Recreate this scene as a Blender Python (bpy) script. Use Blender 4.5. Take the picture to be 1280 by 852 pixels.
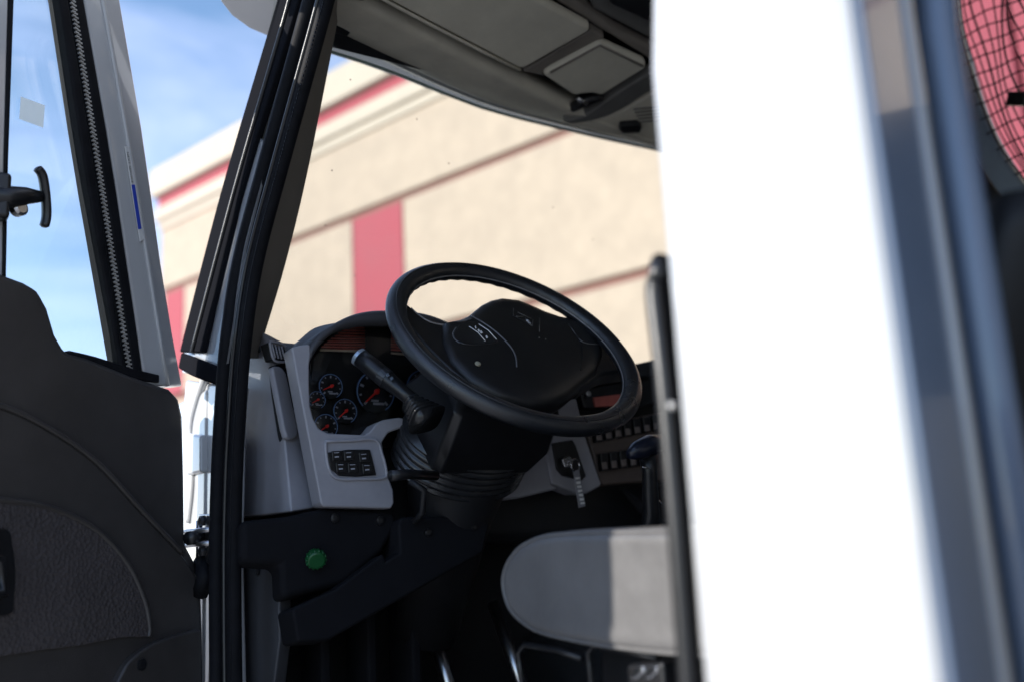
import bpy, bmesh, math, random
from mathutils import Vector as V, Matrix
random.seed(4)
for o in list(bpy.data.objects): bpy.data.objects.remove(o)
SC = bpy.context.scene
COL = SC.collection
R = math.radians
# ---------------------------------------------------------------- camera
AZ, PITCH, ROLL, FPX = R(34), R(12), R(3.0), 1244.0
CAM = V((-.525, -.56, 1.5))
cf = V((math.sin(AZ)*math.cos(PITCH), math.cos(AZ)*math.cos(PITCH), math.sin(PITCH)))
r0 = V((math.cos(AZ), -math.sin(AZ), 0)); u0 = r0.cross(cf)
cr = r0*math.cos(ROLL)-u0*math.sin(ROLL); cu = u0*math.cos(ROLL)+r0*math.sin(ROLL)
cd = bpy.data.cameras.new('camera'); cam = bpy.data.objects.new('camera', cd); COL.objects.link(cam)
cam.matrix_world = Matrix(((cr.x, cu.x, -cf.x, CAM.x), (cr.y, cu.y, -cf.y, CAM.y), (cr.z, cu.z, -cf.z, CAM.z), (0, 0, 0, 1)))
cd.sensor_width = 36; cd.lens = FPX/1280*36; cd.clip_start = .02; cd.clip_end = 3000
cd.dof.use_dof = True; cd.dof.focus_distance = 1.66; cd.dof.aperture_fstop = 1.9; cd.dof.aperture_blades = 9
SC.camera = cam
# ---------------------------------------------------------------- light
SUN_A, SUN_E = R(16), R(20)          # forward of the truck's left side, elevation
sdir = V((-math.cos(SUN_A)*math.cos(SUN_E), math.sin(SUN_A)*math.cos(SUN_E), math.sin(SUN_E)))
sl = bpy.data.lights.new('sun', 'SUN'); sl.energy = 3.8; sl.angle = R(.53); sl.color = (1, .945, .86)
so = bpy.data.objects.new('sun', sl); COL.objects.link(so)
so.rotation_euler = sdir.to_track_quat('Z', 'Y').to_euler()
W = bpy.data.worlds.new('World'); SC.world = W; W.use_nodes = True
nt = W.node_tree; N = nt.nodes; L = nt.links
bg = N['Background']
sky = N.new('ShaderNodeTexSky'); sky.sky_type = 'NISHITA'; sky.sun_disc = False
sky.sun_elevation = SUN_E; sky.sun_rotation = math.atan2(sdir.x, sdir.y); sky.air_density = 1.0; sky.dust_density = .12; sky.ozone_density = 2.6
tc = N.new('ShaderNodeTexCoord'); mp = N.new('ShaderNodeMapping'); mp.inputs['Scale'].default_value = (1.2, 1.2, 3.4); mp.inputs['Rotation'].default_value = (.2, .35, .3)
nz = N.new('ShaderNodeTexNoise'); nz.inputs['Scale'].default_value = 1.7; nz.inputs['Detail'].default_value = 7; nz.inputs['Roughness'].default_value = .55; nz.inputs['Distortion'].default_value = .6
rmp = N.new('ShaderNodeValToRGB'); rmp.color_ramp.elements[0].position = .38; rmp.color_ramp.elements[1].position = .85
rmp.color_ramp.elements[1].color = (.75, .75, .75, 1)
mix = N.new('ShaderNodeMixRGB'); mix.inputs['Color2'].default_value = (5.9, 6.1, 8.4, 1)
L.new(tc.outputs['Generated'], mp.inputs['Vector']); L.new(mp.outputs['Vector'], nz.inputs['Vector'])
L.new(nz.outputs['Fac'], rmp.inputs['Fac']); L.new(rmp.outputs['Color'], mix.inputs['Fac'])
L.new(sky.outputs['Color'], mix.inputs['Color1']); L.new(mix.outputs['Color'], bg.inputs['Color'])
bg.inputs['Strength'].default_value = .15
vs = SC.view_settings; vs.view_transform = 'Standard'; vs.look = 'None'; vs.exposure = .98; vs.gamma = 1; vs.use_curve_mapping = False

# ---------------------------------------------------------------- pixel -> place (a pixel gives a direction, the surface it lies on the distance)
def ray(x, y): return cf+cr*((x-640)/FPX)-cu*((y-426)/FPX)
def PL(x, y, ax, v):
    d = ray(x, y); i = 'XYZ'.index(ax); return CAM+d*((v-CAM[i])/d[i])
def PN(x, y, p, n):
    d = ray(x, y); return CAM+d*((V(p)-CAM).dot(n)/d.dot(n))
def SI(x, y, fn, t0=.25, t1=6.):
    d = ray(x, y); a = t0; fa = fn(CAM+d*a); k = 300
    for i in range(1, k+1):
        b = t0+(t1-t0)*i/k; fb = fn(CAM+d*b)
        if fa*fb <= 0:
            for _ in range(25):
                m = (a+b)/2; fm = fn(CAM+d*m)
                if fa*fm <= 0: b = m
                else: a, fa = m, fm
            return CAM+d*a
        a, fa = b, fb
    raise ValueError((x, y))
def sm(pts, n=6, closed=False):
    """Catmull-Rom through points"""
    P = [V(p) if len(p) == 3 else V((p[0], p[1], 0)) for p in pts]; out = []; m = len(P)
    for i in range(m if closed else m-1):
        g = (lambda k: P[k % m]) if closed else (lambda k: P[max(0, min(m-1, k))])
        a, b, c, d = g(i-1), g(i), g(i+1), g(i+2)
        for k in range(n):
            t = k/n
            out.append(.5*((2*b)+(c-a)*t+(2*a-5*b+4*c-d)*t*t+(3*b-a-3*c+d)*t**3))
    if not closed: out.append(P[-1])
    if all(len(p) == 2 for p in pts): return [(q.x, q.y) for q in out]
    return out

# ---------------------------------------------------------------- materials
MATS = {}
def mat(name, col, rough=.5, metal=0, coat=0, var=0, vscale=20, bump=0, bscale=200, spec=.5, kind='noise', col2=None):
    m = bpy.data.materials.new(name); m.use_nodes = True; t = m.node_tree; n = t.nodes; b = n['Principled BSDF']
    b.inputs['Base Color'].default_value = (*col, 1); b.inputs['Roughness'].default_value = rough; b.inputs['Metallic'].default_value = metal
    b.inputs['Coat Weight'].default_value = coat; b.inputs['Coat Roughness'].default_value = .06; b.inputs['Specular IOR Level'].default_value = spec
    c = n.new('ShaderNodeTexCoord')
    if var or col2:
        z = n.new('ShaderNodeTexNoise'); z.inputs['Scale'].default_value = vscale; z.inputs['Detail'].default_value = 5; z.inputs['Roughness'].default_value = .65
        t.links.new(c.outputs['Object'], z.inputs['Vector'])
        rp = n.new('ShaderNodeValToRGB'); rp.color_ramp.elements[0].position = .3; rp.color_ramp.elements[1].position = .7
        c2 = col2 or tuple(x*(1-var) for x in col)
        rp.color_ramp.elements[0].color = (*c2, 1); rp.color_ramp.elements[1].color = (*(min(1, x*(1+var*.5)) for x in col), 1)
        t.links.new(z.outputs['Fac'], rp.inputs['Fac']); t.links.new(rp.outputs['Color'], b.inputs['Base Color'])
        mr = n.new('ShaderNodeMapRange'); mr.inputs['To Min'].default_value = max(.03, rough*.8); mr.inputs['To Max'].default_value = min(1, rough*1.2)
        t.links.new(z.outputs['Fac'], mr.inputs['Value']); t.links.new(mr.outputs['Result'], b.inputs['Roughness'])
    if bump:
        bn = n.new('ShaderNodeBump'); bn.inputs['Strength'].default_value = bump; bn.inputs['Distance'].default_value = .002
        if kind == 'voro':
            z = n.new('ShaderNodeTexVoronoi'); z.inputs['Scale'].default_value = bscale; o = z.outputs['Distance']
        else:
            z = n.new('ShaderNodeTexNoise'); z.inputs['Scale'].default_value = bscale; z.inputs['Detail'].default_value = 3; o = z.outputs['Fac']
        t.links.new(c.outputs['Object'], z.inputs['Vector']); t.links.new(o, bn.inputs['Height']); t.links.new(bn.outputs['Normal'], b.inputs['Normal'])
    MATS[name] = m; return m
def glass(name, tint, ior=1.45):
    m = bpy.data.materials.new(name); m.use_nodes = True; t = m.node_tree; n = t.nodes
    n.remove(n['Principled BSDF']); out = n['Material Output']
    fr = n.new('ShaderNodeFresnel'); fr.inputs['IOR'].default_value = ior
    tr = n.new('ShaderNodeBsdfTransparent'); tr.inputs['Color'].default_value = (*tint, 1)
    gl = n.new('ShaderNodeBsdfGlossy'); gl.inputs['Roughness'].default_value = .02
    mx = n.new('ShaderNodeMixShader')
    t.links.new(fr.outputs[0], mx.inputs[0]); t.links.new(tr.outputs[0], mx.inputs[1]); t.links.new(gl.outputs[0], mx.inputs[2]); t.links.new(mx.outputs[0], out.inputs['Surface'])
    return m
M = lambda *a, **k: mat(*a, **k)
paint = M('white_paint', (.45, .46, .475), .25, coat=1.0, var=.07, vscale=2.2)
rubber = M('black_rubber', (.009, .0095, .012), .62, var=.35, vscale=30, bump=.15, bscale=400, spec=.1)
matte = M('matte_rubber', (.010, .0105, .013), .95, spec=0.0)
bellm = M('bellows_rubber', (.022, .023, .026), .24, var=.3, vscale=30)
jambm = M('shade_blue_paint', (.15, .20, .29), .25, coat=.6, var=.06, vscale=4)  # blue shade on the white jamb, put into the base colour
blackpl = M('black_plastic', (.010, .0105, .0125), .32, var=.25, vscale=25, bump=.12, bscale=900)
leather = M('wheel_leather', (.012, .0135, .017), .29, var=.3, vscale=18, bump=.35, bscale=600, spec=.75)
hubm = M('hub_plastic', (.010, .010, .011), .38, var=.25, vscale=20, bump=.2, bscale=1100)
grey = M('dash_grey', (.31, .31, .345), .42, var=.12, vscale=14, bump=.2, bscale=900)
dark = M('dark_trim', (.009, .0095, .012), .55, var=.25, vscale=12, bump=.25, bscale=800)
doorm = M('door_trim', (.048, .044, .043), .36, var=.25, vscale=7, bump=.3, bscale=700)
fabric = M('door_fabric', (.05, .043, .044), .85, var=.2, vscale=15, bump=.9, bscale=170, kind='voro')
taupe = M('pillar_trim', (.2, .18, .155), .6, var=.15, vscale=9, bump=.25, bscale=600)
head = M('headliner', (.6, .56, .46), .72, var=.2, vscale=8, bump=.3, bscale=500)
headd = M('headliner_dark', (.13, .128, .12), .6, var=.2, vscale=8, bump=.2, bscale=500)
visorm = M('visor_vinyl', (.6, .57, .47), .55, var=.12, vscale=10, bump=.25, bscale=700)
vinyl = M('seat_vinyl', (.125, .122, .122), .4, var=.16, vscale=9, bump=.55, bscale=45)
carpet = M('floor_mat', (.010, .010, .012), .9, var=.3, vscale=30, bump=.5, bscale=300)
metal = M('bare_metal', (.55, .55, .56), .3, 1, var=.15, vscale=30)
chrome = M('chrome', (.75, .75, .77), .12, 1)
dial = M('dial_face', (.006, .006, .007), .4)
ring = M('dial_ring', (.16, .28, .55), .3, .2)
hoodm = M('hood_dark', (.05, .05, .057), .5, var=.15, vscale=12, bump=.2, bscale=800)
kneem = M('knee_trim', (.009, .0094, .012), .8, var=.25, vscale=12, bump=.25, bscale=800, spec=.12)
red = M('needle_red', (.85, .03, .02), .4)
white = M('print_white', (.75, .75, .75), .5)
blue = M('print_blue', (.02, .05, .4), .5)
green = M('green_knob', (.004, .075, .02), .4, var=.2, vscale=40)
ribm = M('ribbed_brown', (.48, .12, .095), .45, var=.3, vscale=20)  # on the cluster ribs, the colour of a painted reflection
beige = M('beige_reflection', (.5, .4, .3), .5, var=.1)  # beige foot of the painted reflection in the cluster lens
lens = M('lens_silver', (.35, .42, .5), .22, .5)
pale = M('header_flange', (.48, .5, .5), .45, var=.08, vscale=6)
frit = M('glass_edge', (.25, .34, .31), .3)
stucco = M('stucco_sand', (.40, .325, .255), .9, var=.14, vscale=2.6, bump=.8, bscale=22)
coping = M('coping_cream', (.45, .39, .32), .85, var=.08, vscale=1.5)
redp = M('red_stucco', (.32, .06, .08), .85, var=.10, vscale=1.2, bump=.5, bscale=14)
reveal = M('reveal_red', (.21, .105, .085), .9, var=.15, vscale=3)
asphalt = M('concrete', (.38, .37, .35), .9, var=.35, vscale=2, bump=.6, bscale=60)
tyre = M('tyre', (.02, .02, .02), .8, var=.3, vscale=30)
wire = M('net_wire', (.035, .035, .06), .3, .3)
bluegrey = M('seal_grey', (.26, .33, .41), .35, var=.1)
g_wind = glass('windshield_glass', (.95, .985, .965)); g_door = glass('window_glass', (.92, .96, .97)); g_lens = glass('cluster_lens', (.97, .97, .97))

# ---------------------------------------------------------------- mesh helpers
def link(name, me, m, parent, bevel=0, smooth=False, sub=0, seg=3):
    o = bpy.data.objects.new(name, me); COL.objects.link(o); o.parent = parent
    if m: me.materials.append(m)
    if smooth:
        for p in me.polygons: p.use_smooth = True
    if bevel:
        b = o.modifiers.new('bevel', 'BEVEL'); b.width = bevel; b.segments = seg; b.limit_method = 'ANGLE'; b.angle_limit = R(32); b.harden_normals = False
        for p in me.polygons: p.use_smooth = True
        w = o.modifiers.new('wn', 'WEIGHTED_NORMAL'); w.keep_sharp = True
    if sub:
        s = o.modifiers.new('sub', 'SUBSURF'); s.levels = sub; s.render_levels = sub
    return o
def mk(name, verts, faces, m, parent, **k):
    me = bpy.data.meshes.new(name); bm = bmesh.new()
    vv = [bm.verts.new(v) for v in verts]
    for f in faces:
        try: bm.faces.new([vv[i] for i in f])
        except ValueError: pass
    bmesh.ops.remove_doubles(bm, verts=bm.verts, dist=1e-6)
    bmesh.ops.recalc_face_normals(bm, faces=bm.faces); bm.to_mesh(me); bm.free()
    return link(name, me, m, parent, **k)
def prism(name, pts, vec, m, parent, **k):
    n = len(pts); vec = V(vec); v = [V(p) for p in pts]+[V(p)+vec for p in pts]
    f = [list(range(n)), list(range(2*n-1, n-1, -1))]+[[i, (i+1) % n, n+(i+1) % n, n+i] for i in range(n)]
    return mk(name, v, f, m, parent, **k)
def loft(name, rings, m, parent, cap=True, closed=True, **k):
    n = len(rings[0]); v = [p for r_ in rings for p in r_]; f = []
    for a in range(len(rings)-1):
        for i in range(n if closed else n-1):
            j = (i+1) % n; f.append([a*n+i, a*n+j, (a+1)*n+j, (a+1)*n+i])
    if cap and closed: f += [list(range(n)), [(len(rings)-1)*n+i for i in range(n)]]
    return mk(name, v, f, m, parent, **k)
def frames(pts, closed=False):
    out = []; n = len(pts); prev = None
    for i in range(n):
        a = pts[(i-1) % n] if closed else pts[max(0, i-1)]; b = pts[(i+1) % n] if closed else pts[min(n-1, i+1)]
        t = (b-a).normalized()
        if prev is None:
            x = t.cross(V((0, 0, 1)));  x = x if x.length > .1 else t.cross(V((0, 1, 0)))
        else: x = prev-t*prev.dot(t)
        x.normalize(); prev = x; out.append((t, x, t.cross(x)))
    return out
def tube(name, pts, r, m, parent, n=10, closed=False, flat=1., **k):
    pts = [V(p) for p in pts]; fr = frames(pts, closed); rings = []
    for i, (p, (t, x, y)) in enumerate(zip(pts, fr)):
        q = r[i] if isinstance(r, (list, tuple)) else r
        rings.append([p+(x*math.cos(2*math.pi*j/n)+y*flat*math.sin(2*math.pi*j/n))*q for j in range(n)])
    if closed: rings.append(rings[0])
    return loft(name, rings, m, parent, cap=not closed, smooth=True, **k)
def box(name, c, s, m, parent, rot=None, **k):
    c = V(c); v = []
    for i in range(8):
        d = V(((i & 1)-.5, (i >> 1 & 1)-.5, (i >> 2)-.5)); d = V((d.x*s[0], d.y*s[1], d.z*s[2]))
        v.append(c+(rot@d if rot else d))
    return mk(name, v, [(0, 2, 3, 1), (4, 5, 7, 6), (0, 1, 5, 4), (2, 6, 7, 3), (0, 4, 6, 2), (1, 3, 7, 5)], m, parent, **k)
def ribbon(name, A, B, vec, m, parent, **k):
    """solid strip between two equally long point rows, thickness vec"""
    vec = V(vec); return loft(name, [[a, b, b+vec, a+vec] for a, b in zip(A, B)], m, parent, **k)
def lathe(name, prof, c, ax, m, parent, n=24, **k):
    ax = V(ax).normalized(); x = ax.cross(V((0, 0, 1))); x = x if x.length > .1 else ax.cross(V((0, 1, 0))); x.normalize(); y = ax.cross(x); c = V(c)
    return loft(name, [[c+ax*h+(x*math.cos(2*math.pi*j/n)+y*math.sin(2*math.pi*j/n))*r for j in range(n)] for r, h in prof], m, parent, **k)
def tag(o, label=None, cat=None, group=None, kind=None):
    for k_, v_ in (('label', label), ('category', cat), ('group', group), ('kind', kind)):
        if v_: o[k_] = v_
    return o
def empty(name, loc=(0, 0, 0)):
    o = bpy.data.objects.new(name, None); o.location = loc; COL.objects.link(o); return o

# ---------------------------------------------------------------- ground
g = mk('ground', [(-900, -900, 0), (900, -900, 0), (900, 900, 0), (-900, 900, 0)], [(0, 1, 2, 3)], asphalt, None); tag(g, 'pale grey concrete yard under the truck', 'ground', kind='structure')

# ---------------------------------------------------------------- building beyond the windshield
BA = R(-14.85); bw = V((math.sin(BA), math.cos(BA), 0)); bn = V((bw.y, -bw.x, 0)); BD = 11.0; K = BD/14
def BP(s, z, d=0): return V((CAM.x, CAM.y, 0))+bw*s+bn*(BD+d)+V((0, 0, z))
def zb(z): return 1.5+(z-1.5)*K
def bbox(name, s0, s1, z0, z1, d0, d1, m, parent, **k):
    return mk(name, [BP(s, z, d) for d in (d0, d1) for z in (z0, z1) for s in (s0, s1)],
              [(0, 2, 3, 1), (4, 5, 7, 6), (0, 1, 5, 4), (2, 6, 7, 3), (0, 4, 6, 2), (1, 3, 7, 5)], m, parent, **k)
bld = empty('warehouse_building', BP(0, 0)); tag(bld, 'large sand coloured stucco warehouse with red stripe below its roof edge', 'building')
bld.matrix_world = Matrix.Translation(BP(0, 0)); 
BL = empty('tmp'); 
SEND = 25.4*K; SBEG = -14
j1, j2, j3, rt, rb_ = zb(9.2), zb(6.1), zb(3.0), zb(12.05), zb(11.72)
def bchild(o): 
    o.parent = bld; o.matrix_parent_inverse = Matrix.Translation(-BP(0, 0)); return o
rows = [(0, j3), (j3, j2), (j2, j1), (j1, zb(11.3))]
RS0, RS1 = 1.2, 3.5*K
pil = [(15.2*K, 16.9*K), (24.1*K, 25.1*K)]
for a, b in rows:
    s = SBEG
    cuts = [SBEG, RS0, RS1, SEND]
    if b == j1: cuts = [SBEG, RS0, RS1, 15.2*K, 16.9*K, 24.1*K, 25.1*K, SEND]
    for s0, s1 in zip(cuts[:-1], cuts[1:]):
        if s0 == RS0: continue
        isr = any(abs(s0-p) < .01 for p, q in pil) and b == j1
        bchild(bbox('wall_panel', s0+.012, s1-.012, a+.07, b-.07, 0, .25, redp if isr else stucco, None, bevel=.015))
bchild(bbox('backing_wall', SBEG, SEND, 0, zb(11.3), .07, 18, reveal, None))
bchild(bbox('cornice_moulding', SBEG, SEND+.12, zb(11.3)+.0, rb_, -.12, .3, coping, None, bevel=.04))
bchild(bbox('cornice_fillet', SBEG, SEND+.04, zb(11.05), zb(11.3), -.05, .3, coping, None, bevel=.03))
bchild(bbox('red_band', SBEG, SEND+.06, rb_, rt, -.06, .3, redp, None, bevel=.01))
bchild(bbox('coping', SBEG, SEND+.2, rt, zb(12.9), -.2, .5, coping, None, bevel=.04))
bchild(bbox('roof', SBEG, SEND, zb(12.3), zb(12.5), .5, 18, stucco, None))
for i in range(3):
    w_ = (RS1-RS0)/3
    bchild(bbox('red_entrance_panel', RS0+i*w_+.02, RS0+(i+1)*w_-.02, 0, zb(11.0), -.25, .07, redp, None, bevel=.03))
bpy.data.objects.remove(BL)

# ================================================================ TRUCK
truck = empty('truck'); tag(truck, 'white truck cab with its driver door open, seen from beside the door', 'truck')
T = truck
TUM, BELT = .12, 1.88
def side(X0): return lambda p: p.x-(X0+TUM*max(0, p.z-BELT))
def SP(x, y, X0): return SI(x, y, side(X0))
def tumx(z, X0=0): return X0+TUM*max(0, z-BELT)
WSF = lambda p: p.y-(1.38+.22*(1-((p.x-1)/.95)**2)-.6*(p.z-1.9))
def WY(X, Z): return 1.38+.22*(1-((X-1)/.95)**2)-.6*(Z-1.9)
def WSP(x, y): return SI(x, y, WSF)

# ---- rear door pillar (B pillar): the big sunlit white post
plan = [(.05, .004), (.012, .000), (.003, -.005), (0, -.012), (0, -.06), (0, -.14), (.0008, -.168), (.004, -.182), (.010, -.190), (.018, -.192), (.028, -.188), (.05, -.17), (.105, -.155), (.12, -.10), (.12, -.02)]
zs = [1.0, 1.2, 1.4, 1.6, 1.8, 1.88, 2.0, 2.2, 2.45]
bp = loft('door_pillar', [[V((x+TUM*max(0, z-BELT), y, z)) for x, y in plan] for z in zs], paint, T, smooth=True)
bp['label'] = 'wide sunlit white pillar behind the door opening'
for p in bp.data.polygons: p.use_smooth = abs(p.normal.z) < .9
e_ = bp.modifiers.new('es', 'EDGE_SPLIT'); e_.split_angle = R(34)
JT = V((.965, .262, 0)); J0 = V((.016, -.1945, 0)); JN = V((.262, -.965, 0))
jz = [1.0, 1.4, 1.88, 2.1, 2.45]
def JP(d, z, k=0): return J0+JT*d+JN*k+V((TUM*max(0, z-BELT), 0, z))
jb = ribbon('rear_jamb', [JP(0, z) for z in jz], [JP(.088, z) for z in jz], -JN*.012, jambm, bp, bevel=.003)  # white jamb drawn in its shade colour
ribbon('jamb_lip', [JP(.089, z, .004) for z in jz], [JP(.101, z, .004) for z in jz], -JN*.012, paint, bp, bevel=.003)
ribbon('jamb_channel', [JP(.101, z, -.004) for z in jz], [JP(.135, z, -.004) for z in jz], -JN*.012, rubber, bp, bevel=.002)
# rear opening seal tube + dark trim beyond it
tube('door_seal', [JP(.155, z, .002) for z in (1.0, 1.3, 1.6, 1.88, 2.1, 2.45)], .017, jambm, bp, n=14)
box('pillar_trim', (.15, -.05, 1.75), (.06, .09, 1.5), dark, bp, bevel=.02)
# grab handle along the front edge of the pillar
gp = sm([SP(822, 352, .055), SP(820, 372, .055), SP(832, 480, .055), SP(846, 640, .055), SP(862, 852, .055), SP(866, 930, .055)], 8)
gh = tube('grab_handle', gp, .0095, blackpl, T, n=14)
gt = sm([SP(833, 338, .075), SP(826, 356, .075), SP(832, 420, .075), SP(842, 560, .075), SP(858, 780, .075), SP(868, 930, .075)], 6)
tube('handle_base', gt, .010, rubber, gh, n=10)
lathe('screw', [(.0035, 0), (.0035, .006), (.0015, .007)], SP(843, 507, .04), (-1, -.4, 0), M('dull_steel', (.3, .3, .3), .5, .6), gh, n=12)
for a, b in ((gp[0], gt[0]),): tube('handle_mount', [a, (a+b)/2+V((0, 0, .012)), b], .0095, blackpl, gh, n=10)

# ---- front (A) pillar
def curve(pts, X0, n=6, ext=None):
    return [SP(x, y, X0) for x, y in sm(pts, n)]
oL = [(355, -45), (346, 0), (287, 200), (257, 310), (224, 440)]
oR = [(384, -45), (372, 0), (311, 200), (281, 310), (251, 440)]
apb = [(362, -45), (352, 0), (293, 200), (263, 310), (230, 440), (228, 466)]
apr = [(385, -45), (376, 0), (313, 200), (281, 310), (250, 440), (246, 466)]
A_, B_ = curve(apb, .012), curve(apr, .012)
ap = ribbon('windshield_pillar', A_, B_, (.02, .006, 0), paint, T, bevel=.006)
gdm = glass('sky_sheen_glass', (.9, .93, .95))
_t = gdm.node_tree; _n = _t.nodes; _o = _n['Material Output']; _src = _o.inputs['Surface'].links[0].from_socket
_d = _n.new('ShaderNodeBsdfDiffuse'); _d.inputs[0].default_value = (.62, .64, .68, 1); _mx = _n.new('ShaderNodeMixShader'); _mx.inputs[0].default_value = .33  # pale diffuse share paints in the sky's reflection on the pane
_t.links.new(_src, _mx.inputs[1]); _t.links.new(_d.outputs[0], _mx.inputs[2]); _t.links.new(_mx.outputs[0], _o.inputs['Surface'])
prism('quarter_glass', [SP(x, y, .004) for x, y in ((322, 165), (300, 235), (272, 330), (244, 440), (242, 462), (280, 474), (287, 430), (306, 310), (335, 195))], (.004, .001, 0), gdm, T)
A_, B_ = curve(oL, -.006), curve(oR, -.006)
os_ = ribbon('outer_seal', A_, B_, (.014, .003, 0), matte, ap, bevel=.006)
tube('seal_bead', curve([(369, -45), (362, 0), (304, 200), (274, 310), (240, 440)], -.008), .0045, blackpl, os_, n=8)
A_, B_ = curve([(226, 440), (240, 445), (272, 458)], -.007), curve([(222, 460), (240, 470), (272, 482)], -.007)
ribbon('seal_foot', A_, B_, (.010, .003, 0), matte, ap, bevel=.006)
# main door opening seal: two beads and a flat lip
sealc = [(396, -45), (388, 0), (333, 200), (299, 330), (284, 430), (277, 520), (273, 600), (271, 700), (272, 852), (274, 940)]
ds = tube('door_seal', curve(sealc, .006, 8), .0135, rubber, T, n=12)
tube('seal_lip', curve([(x+21, y) for x, y in sealc], .010, 8), .0125, rubber, ds, n=12)
tube('seal_edge', curve([(x+9, y+2) for x, y in sealc], -.003, 8), .004, blackpl, ds, n=8)
# small stitched ticks along the seal lip
tk = []
cl = curve([(x+17, y) for x, y in sealc], -.002, 40)
for i in range(0, len(cl)-1, 1):
    p = cl[i]; tk.append(p)
vv, ff = [], []
for p in tk:
    b = len(vv)
    for i in range(8): vv.append(p+V((((i & 1)-.5)*.002, ((i >> 1 & 1)-.5)*.003, ((i >> 2)-.5)*.003)))
    ff += [[b+j for j in q] for q in ((0, 2, 3, 1), (4, 5, 7, 6), (0, 1, 5, 4), (2, 6, 7, 3), (0, 4, 6, 2), (1, 3, 7, 5))]
tag(mk('seal_ticks', vv, ff, rubber, ds), kind='stuff')
# inner trim beside the windshield
A_ = [SP(x, y, .030) for x, y in sm([(419, -45), (407, 0), (357, 200), (328, 320), (304, 425), (300, 440)], 6)]
B_ = [SI(x, y, side(.075)) for x, y in sm([(426, -45), (418, 0), (378, 200), (349, 320), (322, 412), (316, 440)], 6)]
ribbon('pillar_trim', A_, B_, (.03, .05, 0), taupe, T, bevel=.005)
# thin sunlit edge piece between seal and trim
tube('trim_piping', [SP(x, y, .024) for x, y in sm([(415, -45), (404, 0), (354, 200), (324, 320), (302, 425)], 6)], .003, taupe, ap, n=8)
# roof rail over the opening, and high roof
rr_ = [V((tumx(2.5, .0), .92, 2.53)), V((tumx(2.5, .0), .6, 2.56)), V((tumx(2.5, 0), 0, 2.56)), V((tumx(2.5, 0), -.22, 2.55)), V((tumx(2.5, 0), -1.1, 2.55))]
tube('roof_rail', rr_, .06, paint, T, n=12)

# ---- hinge pillar and hinge
hp_l = [(232, 474), (229, 520), (232, 600), (236, 700), (240, 852), (243, 960)]
hp_r = [(276, 480), (272, 520), (270, 600), (268, 700), (270, 852), (272, 960)]
hpo = ribbon('hinge_pillar', curve(hp_l, .014), curve(hp_r, .014), (.06, .02, 0), paint, T, bevel=.008)
tube('pillar_crease', curve([(258, 470), (246, 505), (240, 540), (243, 600), (238, 652)], .012), .009, paint, hpo, n=10)
q = [SP(x, y, .0) for x, y in ((233, 540), (250, 543), (250, 590), (233, 594))]
prism('cover_pad', q, (.03, .008, 0), paint, hpo, bevel=.006)
hg = prism('hinge', [SP(x, y, .002) for x, y in ((248, 642), (262, 642), (262, 704), (248, 704))], (.02, 0, 0), metal, T, bevel=.002)
tube('hinge_pin', [SP(249, 650, -.006), SP(249, 698, -.006)], .006, chrome, hg)
for y in (664, 681): tube('hinge_arm', [SP(232, y, -.02), SP(262, y-3, -.004)], .0045, metal, hg)
for y in (650, 688): lathe('bolt', [(.010, .0), (.010, .006), (.006, .009)], SP(255, y, -.0), (-1, -.3, 0), blackpl, hg, n=6)
tube('check_strap', [SP(236, 672, -.03), SP(252, 670, -.0)], .012, blackpl, hg)
tube('cable_boot', [SP(252, 700, .0), SP(256, 722, -.004), SP(250, 742, -.006)], .014, rubber, hg)
box('cab_side_front', (.04, 1.42, 1.35), (.06, .36, .95), paint, T, bevel=.01)
box('door_sill', (.05, .55, .98), (.09, 1.3, .12), paint, T, bevel=.01)
# ---------------------------------------------------------------- door
TH = R(62); dH = V((-.03, 1.22, 0)); de = V((-math.sin(TH), -math.cos(TH), 0)); di = V((math.cos(TH), -math.sin(TH), 0)); dT = .12
def DW(s, z, off=0): return dH+de*s+di*(off+dT*max(0, z-BELT))+V((0, 0, z))
def DP(x, y, off=0): return SI(x, y, lambda p: (p-dH).dot(di)-off-dT*max(0, p.z-BELT))
def dsz(x, y, off=0):
    p = DP(x, y, off); return (p-dH).dot(de), p.z
out = -di
# shell (outer skin) below the belt
sh = [DW(-.02, 1.0, -.05), DW(-.03, 1.4, -.05), DW(.0, 1.80, -.05), DW(.26, 1.82, -.05), DW(1.12, 1.95, -.05), DW(1.12, 1.0, -.05)]
door = prism('door', sh, out*.05, paint, T, bevel=.012); door['label'] = 'open driver door with dark inner trim and white window frame'
tp = [(0, 340), (32, 352), (50, 362), (62, 385), (72, 418), (84, 439), (110, 446), (165, 468), (214, 485), (226, 497), (231, 520), (233, 600), (234, 678), (254, 716), (256, 790), (257, 870), (262, 1080)]
tpp = [DW(1.1, 1.0, .01), DW(1.1, 1.97, .01), DW(.48, 1.965, .01)]+[DP(x, y, .01) for x, y in tp]
trim = prism('trim_panel', tpp, out*.055, doorm, door, bevel=.012)
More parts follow.
